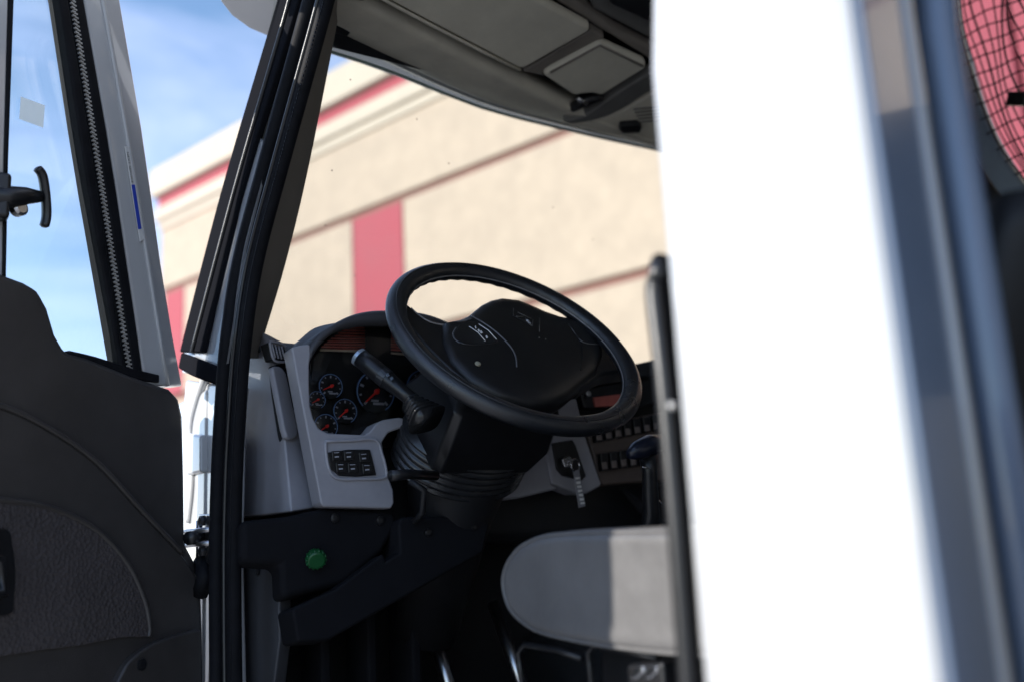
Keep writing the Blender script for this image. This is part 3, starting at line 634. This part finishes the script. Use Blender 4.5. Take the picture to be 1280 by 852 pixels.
# keys hanging from the ignition: a thing of its own
kb = Cn(710, 577, -.013)
key = empty('key_ring', kb); tag(key, 'silver key with ring and narrow lettered tag hanging in the ignition', 'keys')
def kchild(o): o.parent = key; o.matrix_parent_inverse = Matrix.Translation(-kb); return o
kchild(prism('key_head', [Cn(x, y, -.016) for x, y in ((703, 573), (710, 570), (715, 575), (713, 582), (706, 583))], (0, .004, 0), chrome, None, bevel=.001))
kchild(tube('split_ring', [Cn(719, 581, -.02)+V((math.cos(t)*.0125, .003*math.cos(t), math.sin(t)*.0125)) for t in [2*math.pi*i/24 for i in range(24)]], .0013, chrome, None, n=8, closed=True))
tg = kchild(prism('key_tag', [Cn(x, y, -.022) for x, y in ((717, 588), (724, 586), (732, 632), (724, 634))], (0, .003, 0), M('tag_grey', (.22, .22, .25), .35), None, bevel=.001))
for k in range(7):
    x0, y0 = 719.3+k*1.05, 596+k*5.2
    o = prism('letter', [Cn(x0+dx, y0+dy, -.0225) for dx, dy in ((0, 0), (5.2, -.6), (5.6, 2.6 if k % 3 else 1.6), (.5, 3.2 if k % 2 else 2.4))], (0, .0005, 0), white, None); o.parent = tg
# ---------------------------------------------------------------- steering wheel
WC = PL(646, 428, 'X', .42); wn = V((-.012, -.752, .659)).normalized(); wu = V((1, 0, 0)); wu = (wu-wn*wu.dot(wn)).normalized(); wv = wn.cross(wu)
def WL(u, v, w=0): return WC+wu*u+wv*v+wn*w
def WP(x, y, w=0): return PN(x, y, WC+wn*w, wn)
def wuv(x, y, w=0):
    p = WP(x, y, w)-WC; return p.dot(wu), p.dot(wv)
RM, rm = .2178, .0168
rings = []
for i in range(180):
    t = 2*math.pi*i/180; c = V((0, 0, 0)); rg = []
    grip = .5+.5*math.cos(t*44)
    top = max(0, math.sin(t+.15))
    for j in range(18):
        a = 2*math.pi*j/18; rr = rm*(1+.06*math.cos(2*a))
        back = max(0, -math.cos(a))*max(0, .65-math.sin(a)*.6)
        rr *= 1+.13*back*(grip-.5)*(1 if top > .15 else 0)
        rg.append(WL((RM+math.cos(a)*rr)*math.cos(t), (RM+math.cos(a)*rr)*math.sin(t), math.sin(a)*rr))
    rings.append(rg)
rings.append(rings[0])
wheel = loft('steering_wheel', rings, leather, T, cap=False, smooth=True); wheel['label'] = 'black leather rimmed steering wheel'
tube('rim_seam', [WL(math.cos(t)*(RM+.004), math.sin(t)*(RM+.004), rm*.93) for t in [2*math.pi*i/120 for i in range(120)]], .0011, leather, wheel, n=6, closed=True)
hub_px = [(552, 408), (562, 406), (571, 404), (582, 399), (589, 393), (599, 385), (611, 379), (625, 376), (645, 378), (662, 385), (680, 393), (700, 400), (720, 404), (742, 408), (752, 425), (752, 446), (745, 468), (723, 487), (708, 499), (690, 507), (660, 508), (620, 497), (585, 478), (562, 455), (552, 430)]
spl = prism('wheel_spoke', [WP(x, y, -.02) for x, y in sm([(502, 378), (511, 381), (521, 391), (532, 399), (543, 403.5), (556, 405.5), (575, 404), (600, 425), (596, 480), (575, 470), (555, 453), (530, 428), (508, 400)], 2)], -wn*.03, hubm, wheel, bevel=.006)
tube('spoke_highlight', [WP(x, y, -.018) for x, y in sm([(514, 385), (521, 391.5), (532, 399.5), (543, 404), (556, 406), (572, 404.5)], 4)], .0012, M('edge_highlight', (.3, .29, .29), .3, .3), spl, n=6)  # painted highlight along the spoke's top edge
prism('wheel_spoke', [WP(x, y, -.02) for x, y in sm([(725, 405), (748, 407), (770, 424), (788, 452), (782, 463), (757, 466), (742, 474), (715, 485), (710, 430)], 2)], -wn*.03, hubm, wheel, bevel=.006)
tube('rim_highlight', [WL(math.cos(t)*(RM-rm*1.04), math.sin(t)*(RM-rm*1.04), .002) for t in [2*math.pi*i/160 for i in range(160)]], .0011, MATS['edge_highlight'], wheel, n=6, closed=True)  # painted highlight, a light line round the rim's inner edge
hu = [wuv(x, y, -.022) for x, y in hub_px]
cx_ = (sum(p[0] for p in hu)/len(hu), sum(p[1] for p in hu)/len(hu))
hrings = []
for s_, w_ in ((.80, -.075), (.93, -.05), (.985, -.03), (1., -.016), (.995, -.008), (.97, -.002), (.92, .002), (.8, .006), (.6, .010), (.35, .0125), (.12, .0135)):
    hrings.append([WL(cx_[0]+(u_-cx_[0])*s_, cx_[1]+(v_-cx_[1])*s_, w_-.012) for u_, v_ in hu])
hub = loft('wheel_hub', hrings, hubm, wheel, smooth=True)
HPROF = [(1., -.028), (.995, -.020), (.97, -.014), (.92, -.010), (.8, -.006), (.6, -.002), (.35, .0005), (.0, .0015)]
def hubw(u_, v_):
    dx, dy = u_-cx_[0], v_-cx_[1]; best = 9
    for (x1, y1), (x2, y2) in zip(hu, hu[1:]+hu[:1]):
        ax_, ay_, bx2, by2 = x1-cx_[0], y1-cx_[1], x2-x1, y2-y1; det = dx*(-by2)+bx2*dy
        if abs(det) < 1e-12: continue
        t = (ax_*(-by2)+bx2*ay_)/det; q_ = (dx*ay_-dy*ax_)/det
        if t > 0 and -.001 <= q_ <= 1.001: best = min(best, t)
    s_ = min(1, 1/best)
    for (s1, w1), (s2, w2) in zip(HPROF[:-1], HPROF[1:]):
        if s2 <= s_ <= s1: return w1+(w2-w1)*(s1-s_)/(s1-s2)
    return 0
def hubz(x, y):
    w_ = -.003
    for _ in range(5): w_ = hubw(*wuv(x, y, w_))
    return WP(x, y, w_+.0008)
# seams, buttons, emblem on the hub
tube('pad_seam', [hubz(x, y) for x, y in sm([(589, 395), (602, 402), (618, 413), (632, 426), (641, 437), (645, 447), (646, 458)], 5)], .0014, M('seam_light', (.16, .16, .17), .3, .3), hub, n=6)
tube('pad_seam', [hubz(x, y) for x, y in sm([(711, 405), (720, 418), (727, 432), (728, 446), (726, 462)], 5)], .001, hubm, hub, n=6)
bl = prism('button_pod', [hubz(x, y)+wn*.001 for x, y in sm([(566, 418), (575, 405), (590, 398), (604, 406), (618, 420), (622, 428), (600, 431), (580, 430), (569, 425)], 2)], -wn*.012, blackpl, hub, bevel=.003)
for a, b in (((586, 409), (606, 427)), ((598, 406), (620, 425))): tube('pod_line', [hubz(*a)+wn*.0018, hubz((a[0]+b[0])/2+1, (a[1]+b[1])/2-1.5)+wn*.002, hubz(*b)+wn*.0018], .0008, white, bl, n=6)
for x, y, w in ((598, 414, 1.5), (601, 416, 2.2), (608, 422, 1.5), (594, 410, 1.0)): prism('icon', [hubz(x+dx, y+dy)+wn*.002 for dx, dy in ((-w, -1), (0, -2), (w, 1), (0, 2))], -wn*.0005, white, bl)
tube('pod_rim', [hubz(x, y)+wn*.001 for x, y in sm([(574, 429), (568, 424), (566, 417), (570, 410)], 4)], .001, MATS['seam_light'], bl, n=6)
br = prism('button_pod', [hubz(x, y)-wn*.001 for x, y in sm([(712, 406), (730, 408), (745, 415), (757, 428), (740, 430), (728, 427), (720, 419)], 2)], -wn*.01, blackpl, hub, bevel=.003)
tube('pod_rim', [hubz(x, y) for x, y in sm([(712, 406), (720, 418), (728, 427), (742, 430), (757, 429)], 4)], .0009, MATS['seam_light'], br, n=6)
em = None
for nm, pts in (('emblem', [(642, 386), (641, 395), (650, 399), (664, 407), (667, 401), (655, 392)]),):
    em = prism(nm, [hubz(x, y)-wn*.0005 for x, y in pts], wn*.0012, blackpl, hub, bevel=.0005)
emm = M('emblem_edge', (.12, .11, .10), .3, .5)
for a, b in (((642, 386), (641.5, 395)), ((666, 400), (665, 408)), ((645, 396), (656, 397)), ((656, 397), (664, 408)), ((674.5, 398), (674, 415)), ((647, 391), (664, 399))): tube('emblem_stroke', [hubz(*a)+wn*.001, hubz(*b)+wn*.001], .0009, emm, hub, n=6)
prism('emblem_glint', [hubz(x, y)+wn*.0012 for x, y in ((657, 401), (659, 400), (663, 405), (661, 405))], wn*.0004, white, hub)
for x, y in ((682, 424), (674, 422)): lathe('pin', [(.0012, 0), (.001, .001)], hubz(x, y), wn, metal, hub, n=8)
lathe('horn_stud', [(.005, 0), (.0045, .003), (.002, .004)], WP(597, 455, -.004), wn, M('stud', (.35, .33, .25), .35), hub, n=12)
# ---------------------------------------------------------------- steering column
def sec(w, u0_, u1_, v0_, v1_, c=.02):
    return [WL(u0_+c, v0_, w), WL(u1_-c, v0_, w), WL(u1_, v0_+c, w), WL(u1_, v1_-c, w), WL(u1_-c, v1_, w), WL(u0_+c, v1_, w), WL(u0_, v1_-c, w), WL(u0_, v0_+c, w)]
colm = loft('steering_column', [sec(-.055, -.06, .06, -.05, .035), sec(-.09, -.10, .10, -.062, .05, .010), sec(-.104, -.112, .107, -.078, .066, .012), sec(-.17, -.122, .105, -.098, .10, .014), sec(-.222, -.115, .09, -.09, .095, .014), sec(-.236, -.09, .075, -.06, .07, .014)], blackpl, T, bevel=.004)
tube('column_seam', [WL(u_, v_, w_) for u_, v_, w_ in ((-.09, -.079, -.12), (-.05, -.081, -.122), (-.04, -.082, -.13), (.06, -.083, -.128), (.09, -.08, -.128))], .0012, rubber, colm, n=6)
# bellows under the cowl: rings of growing and shrinking radius down the column
br_ = []
nb = 5
for i in range(nb*8+1):
    t = i/(nb*8); k = 1+.05*abs(math.cos(math.pi*nb*t)); w_ = -.212-.072*t
    br_.append([WL(-.004+.128*k*math.cos(a_), .004+.098*k*math.sin(a_), w_) for a_ in [2*math.pi*j/48 for j in range(48)]])
loft('column_bellows', br_, bellm, colm, smooth=True)
lathe('column_tube', [(.10, -.01), (.095, .03), (.08, .10), (.06, .35)], WL(0, 0, -.283), V((0, .45, -.89)), dark, colm, n=36, smooth=True)
tube('tilt_lever', [PL(489, 594, 'Y', .86), PL(510, 592, 'Y', .87), PL(545, 594, 'Y', .9)], [.009, .008, .008], blackpl, colm, n=12)
tube('column_bracket', [PL(512, 600, 'Y', .97), PL(530, 612, 'Y', .96), PL(528, 640, 'Y', .98), PL(518, 652, 'Y', 1.0)], .006, dark, colm, n=8)
# turn-signal stalk with ribbed boot
SW = -.115
st_pts = [WP(527, 508, SW), WP(505, 491, SW), WP(480, 471, SW), WP(463, 457, SW), WP(449, 446, SW)]
stalk = tube('indicator_stalk', st_pts, [.0125, .0125, .0165, .0165, .0155], blackpl, T, n=18)
sdv = (st_pts[-1]-st_pts[0]).normalized()
lathe('stalk_end', [(.0165, -.004), (.0165, .002), (.0145, .004)], st_pts[-1], sdv, lens, stalk, n=24)
lathe('stalk_collar', [(.0172, -.008), (.0172, .006)], st_pts[2], sdv, leather, stalk, n=20)
for k in range(2): prism('icon', [WP(x+k*5, y+k*4, SW+.017) for x, y in ((482, 468), (485, 466), (487, 469), (484, 471))], wn*.0006, lens, stalk)
bt = []
sd2 = (WP(538, 528, SW)-WP(514, 500, SW)).normalized(); x_ = sd2.cross(wn).normalized()
for i in range(41):
    t = i/40; p = WP(514+t*20, 500+t*24, SW); h = (.0125+.0165*t)*(1+.13*math.cos(2*math.pi*5*t))
    bt.append([p+x_*h*(abs(math.cos(a_))**.6*(1 if math.cos(a_) > 0 else -1))+wn*h*.9*(abs(math.sin(a_))**.6*(1 if math.sin(a_) > 0 else -1)) for a_ in [2*math.pi*j/32+math.pi/4 for j in range(32)]])
loft('stalk_boot', bt, bellm, stalk, smooth=True)
# ---------------------------------------------------------------- seat
def SX(x, y, X=.2): return PL(x, y, 'X', X)
so_px = [(641, 730), (643, 710), (652, 691), (668, 675), (700, 663), (760, 659), (840, 657), (900, 656), (980, 655), (1000, 700), (990, 800), (940, 824), (880, 821), (840, 818), (790, 812), (740, 804), (690, 792), (666, 778), (649, 759)]
sp_ = [SX(x, y, .225) for x, y in sm(so_px, 4, closed=True)]
ctr = sum(sp_, V((0, 0, 0)))/len(sp_)
def sring(X, s_): return [V((X, ctr.y+(p.y-ctr.y)*(1-(1-s_)*.35), ctr.z+(p.z-ctr.z)*s_)) for p in sp_]
seat = loft('driver_seat', [sring(X, s_) for X, s_ in ((.203, .62), (.2005, .78), (.203, .88), (.210, .945), (.222, .98), (.24, 1.0), (.30, 1.02), (.45, .97), (.60, 1.02), (.66, 1.), (.685, .95), (.7, .8))], vinyl, T, smooth=True)
seat['label'] = 'grey vinyl driver seat cushion, partly in sun'
seat.modifiers.new('s', 'SUBSURF').render_levels = 1
tube('seat_piping', [V((.207, p.y*1+(ctr.y-p.y)*.02, ctr.z+(p.z-ctr.z)*.93)) for p in sp_], .0028, vinyl, seat, n=8, closed=True)
bk = []
for k in range(9):
    z = 1.50+k*.034; w_ = .22-.03*(k/8)**2; th = .055
    yb_ = .02-.012*k
    bk.append([V((.45+w_*math.cos(t), yb_-.06+th*math.sin(t), z)) for t in [2*math.pi*i/20 for i in range(20)]])
loft('seat_backrest', bk, dark, seat, smooth=True)
sbase = loft('seat_base', [[V((x, y, z)) for x, y in ((.26, .0), (.66, .0), (.66, .46), (.26, .46))] for z in (1.02, 1.2, 1.40)], blackpl, seat, bevel=.02)
for x0, x1 in ((648, 735), (735, 830)):
    tube('base_trim', [PL(x0+8, 880, 'X', .22), PL(x0+2, 830, 'X', .22), PL(x0, 815, 'X', .22), PL(x0+8, 805, 'X', .22), PL(x0+50, 812, 'X', .22), PL(x1-8, 822, 'X', .22)], .004, blackpl, sbase, n=10)
bc = prism('belt_buckle', [PL(x, y, 'X', .205) for x, y in ((782, 830), (828, 826), (832, 870), (786, 870))], (.03, 0, 0), blackpl, T, bevel=.005)
for x in (796, 813): prism('buckle_latch', [PL(x+dx, dy, 'X', .203) for dx, dy in ((-8, 842), (-2, 833), (8, 832), (8, 840), (0, 848), (-8, 848))], (.004, 0, 0), chrome, bc, bevel=.002)
# ---------------------------------------------------------------- rest of the cab: floor, firewall, right side, rear, high roof
box('cab_floor', (1.0, .2, .98), (1.86, 2.5, .06), carpet, T)
box('firewall', (1.0, 1.42, 1.35), (1.88, .05, .8), carpet, T)
box('tunnel', (1.0, .9, 1.15), (.5, 1.0, .36), carpet, T, bevel=.05)
for k, (x, w) in enumerate(((.46, .05), (.62, .07))): 
    pd = box('pedal', (x, 1.12, 1.18), (w, .02, .12), rubber, T, rot=Matrix.Rotation(R(-35), 3, 'X'), bevel=.006)
    tube('pedal_arm', [V((x, 1.14, 1.2)), V((x, 1.26, 1.4))], .012, metal, pd)
for k in range(3): box('floor_rib', (.2+k*.09, 1.2, 1.25), (.02, .1, .5), kneem, T, bevel=.006)
# right side: lower door, front pillar, and an upper side with a netted window
box('side_door', (1.97, .45, 1.42), (.06, 1.7, .86), paint, T, bevel=.01)
box('reflection_screen', (1.915, .1, 1.72), (.03, 1.1, 1.62), dark, T, bevel=.02)  # unseen dark panel, added to shape the jamb's reflection
box('rear_reflection_screen', (1.95, -.85, 2.0), (.05, .85, 2.1), dark, T, bevel=.02)  # unseen, added so the jamb does not mirror the bright outdoors
tube('windshield_pillar', [V((1.95, 1.36, 1.88)), V((1.86, 1.03, 2.52))], .05, paint, T, n=10)
tube('door_post', [V((1.95, -.15, 1.85)), V((1.88, -.15, 2.5))], .06, paint, T, n=10)
XW = 1.90
Wd = lambda x, y, dx=0: PL(x, y, 'X', XW+dx)
wgl = None
wfr = sm([(1150, -90), (1152, -40), (1158, 20), (1172, 80), (1194, 150), (1222, 205), (1262, 262), (1320, 330), (1420, 420)], 6)
wfo = sm([(1188, -90), (1187, -40), (1192, 20), (1207, 80), (1226, 140), (1250, 190), (1286, 240), (1340, 300), (1440, 390)], 6)
wf = ribbon('side_window_frame', [Wd(x, y) for x, y in wfr], [Wd(x, y) for x, y in wfo], (.05, 0, 0), bluegrey, T, bevel=.012)
# dark side panel below and ahead of that frame
low = [Wd(x, y, .012) for x, y in wfr]
prism('side_panel', low+[V((XW+.012, low[-1].y, 1.86)), V((XW+.012, 1.36, 1.86)), V((XW+.012, 1.1, low[0].z))], (.03, 0, 0), dark, T)
prism('side_window_glass', [Wd(x, y, .03) for x, y in wfo]+[V((XW+.03, -.2, Wd(*wfo[-1]).z)), V((XW+.03, -.2, Wd(*wfo[0]).z))], (.004, 0, 0), g_door, T)
net = []
for k in range(13):     # wires running with the frame, crowded near it
    off = [4, 11, 17, 24, 33, 44, 57, 72, 80, 88, 110, 128, 150][k]
    pts = [Wd(x+off*(1+.15*math.sin(i*.25+k)), y-off*.25+2*math.sin(i*.5+k), -.012) for i, (x, y) in enumerate(wfo)]
    net.append(tube('net_wire', pts, .002 if k % 3 else .0028, wire, wf, n=6))
for k in range(22):     # wires crossing, rising away from the frame
    y0 = -70+k*17+random.uniform(-2, 2)
    j = min(range(len(wfo)), key=lambda i: abs(wfo[i][1]-y0)); x0 = wfo[j][0]
    pts = [Wd(x0-4+d, y0-d*.36-4*math.sin(d/40.)+1.5*math.sin(d/9.+k), -.014) for d in range(0, 420, 14)]
    net.append(tube('net_wire', pts, .0022, wire, wf, n=6))
box('side_latch', Wd(1272, 124, -.03), (.02, .05, .035), blackpl, wf, rot=Matrix.Rotation(R(25), 3, 'X'), bevel=.004)
# high roof shell: left side, top and front; open only at windows
hr_ = [(.08, 2.58), (.10, 2.9), (.2, 3.12), (.6, 3.2), (1.4, 3.2), (1.78, 3.12), (1.90, 2.98)]
loft('high_roof', [[V((x, y, z)) for x, z in hr_]+[V((x, y, z+.03)) for x, z in reversed(hr_)] for y in (.95, .5, 0, -.6, -1.3)], paint, T, smooth=False)
prism('roof_front', [V((x, .95, z)) for x, z in [(.08, 2.6)]+hr_+[(1.9, 2.6)]], (0, .03, 0), paint, T)
box('rear_wall', (1.0, -1.3, 2.05), (1.9, .05, 2.2), paint, T)
box('bunk_side', (.06, -.78, 1.3), (.06, 1.0, .6), paint, T)
# hood, chassis and wheels under it
hd_r = []
for y, w_, z in ((1.5, .98, 1.86), (1.9, .98, 1.80), (2.4, .93, 1.70), (2.8, .85, 1.55), (2.95, .8, 1.2)):
    hd_r.append([V((1-w_, y, .85)), V((1-w_, y, z-.35)), V((1-w_*.72, y, z-.06)), V((1, y, z)), V((1+w_*.72, y, z-.06)), V((1+w_, y, z-.35)), V((1+w_, y, .85))])
loft('hood', hd_r, paint, T, bevel=.03)
for x in (.6, 1.4): box('chassis_rail', (x, -1.2, .75), (.09, 8., .22), blackpl, T)
def wheel_at(x, y):
    sx = -1 if x < 1 else 1
    w_ = lathe('road_wheel', [(.25, -.11), (.46, -.12), (.5, -.09), (.5, .09), (.46, .12), (.25, .11)], (x, y, .5), (1, 0, 0), tyre, T, n=40)
    lathe('rim', [(.27, -.06), (.27, .115), (.2, .09), (.1, .13), (.05, .13)], (x, y, .5), (sx, 0, 0), metal, w_, n=30)
for x in (.18, 1.82):
    for y in (2.1, -3.6): wheel_at(x, y)
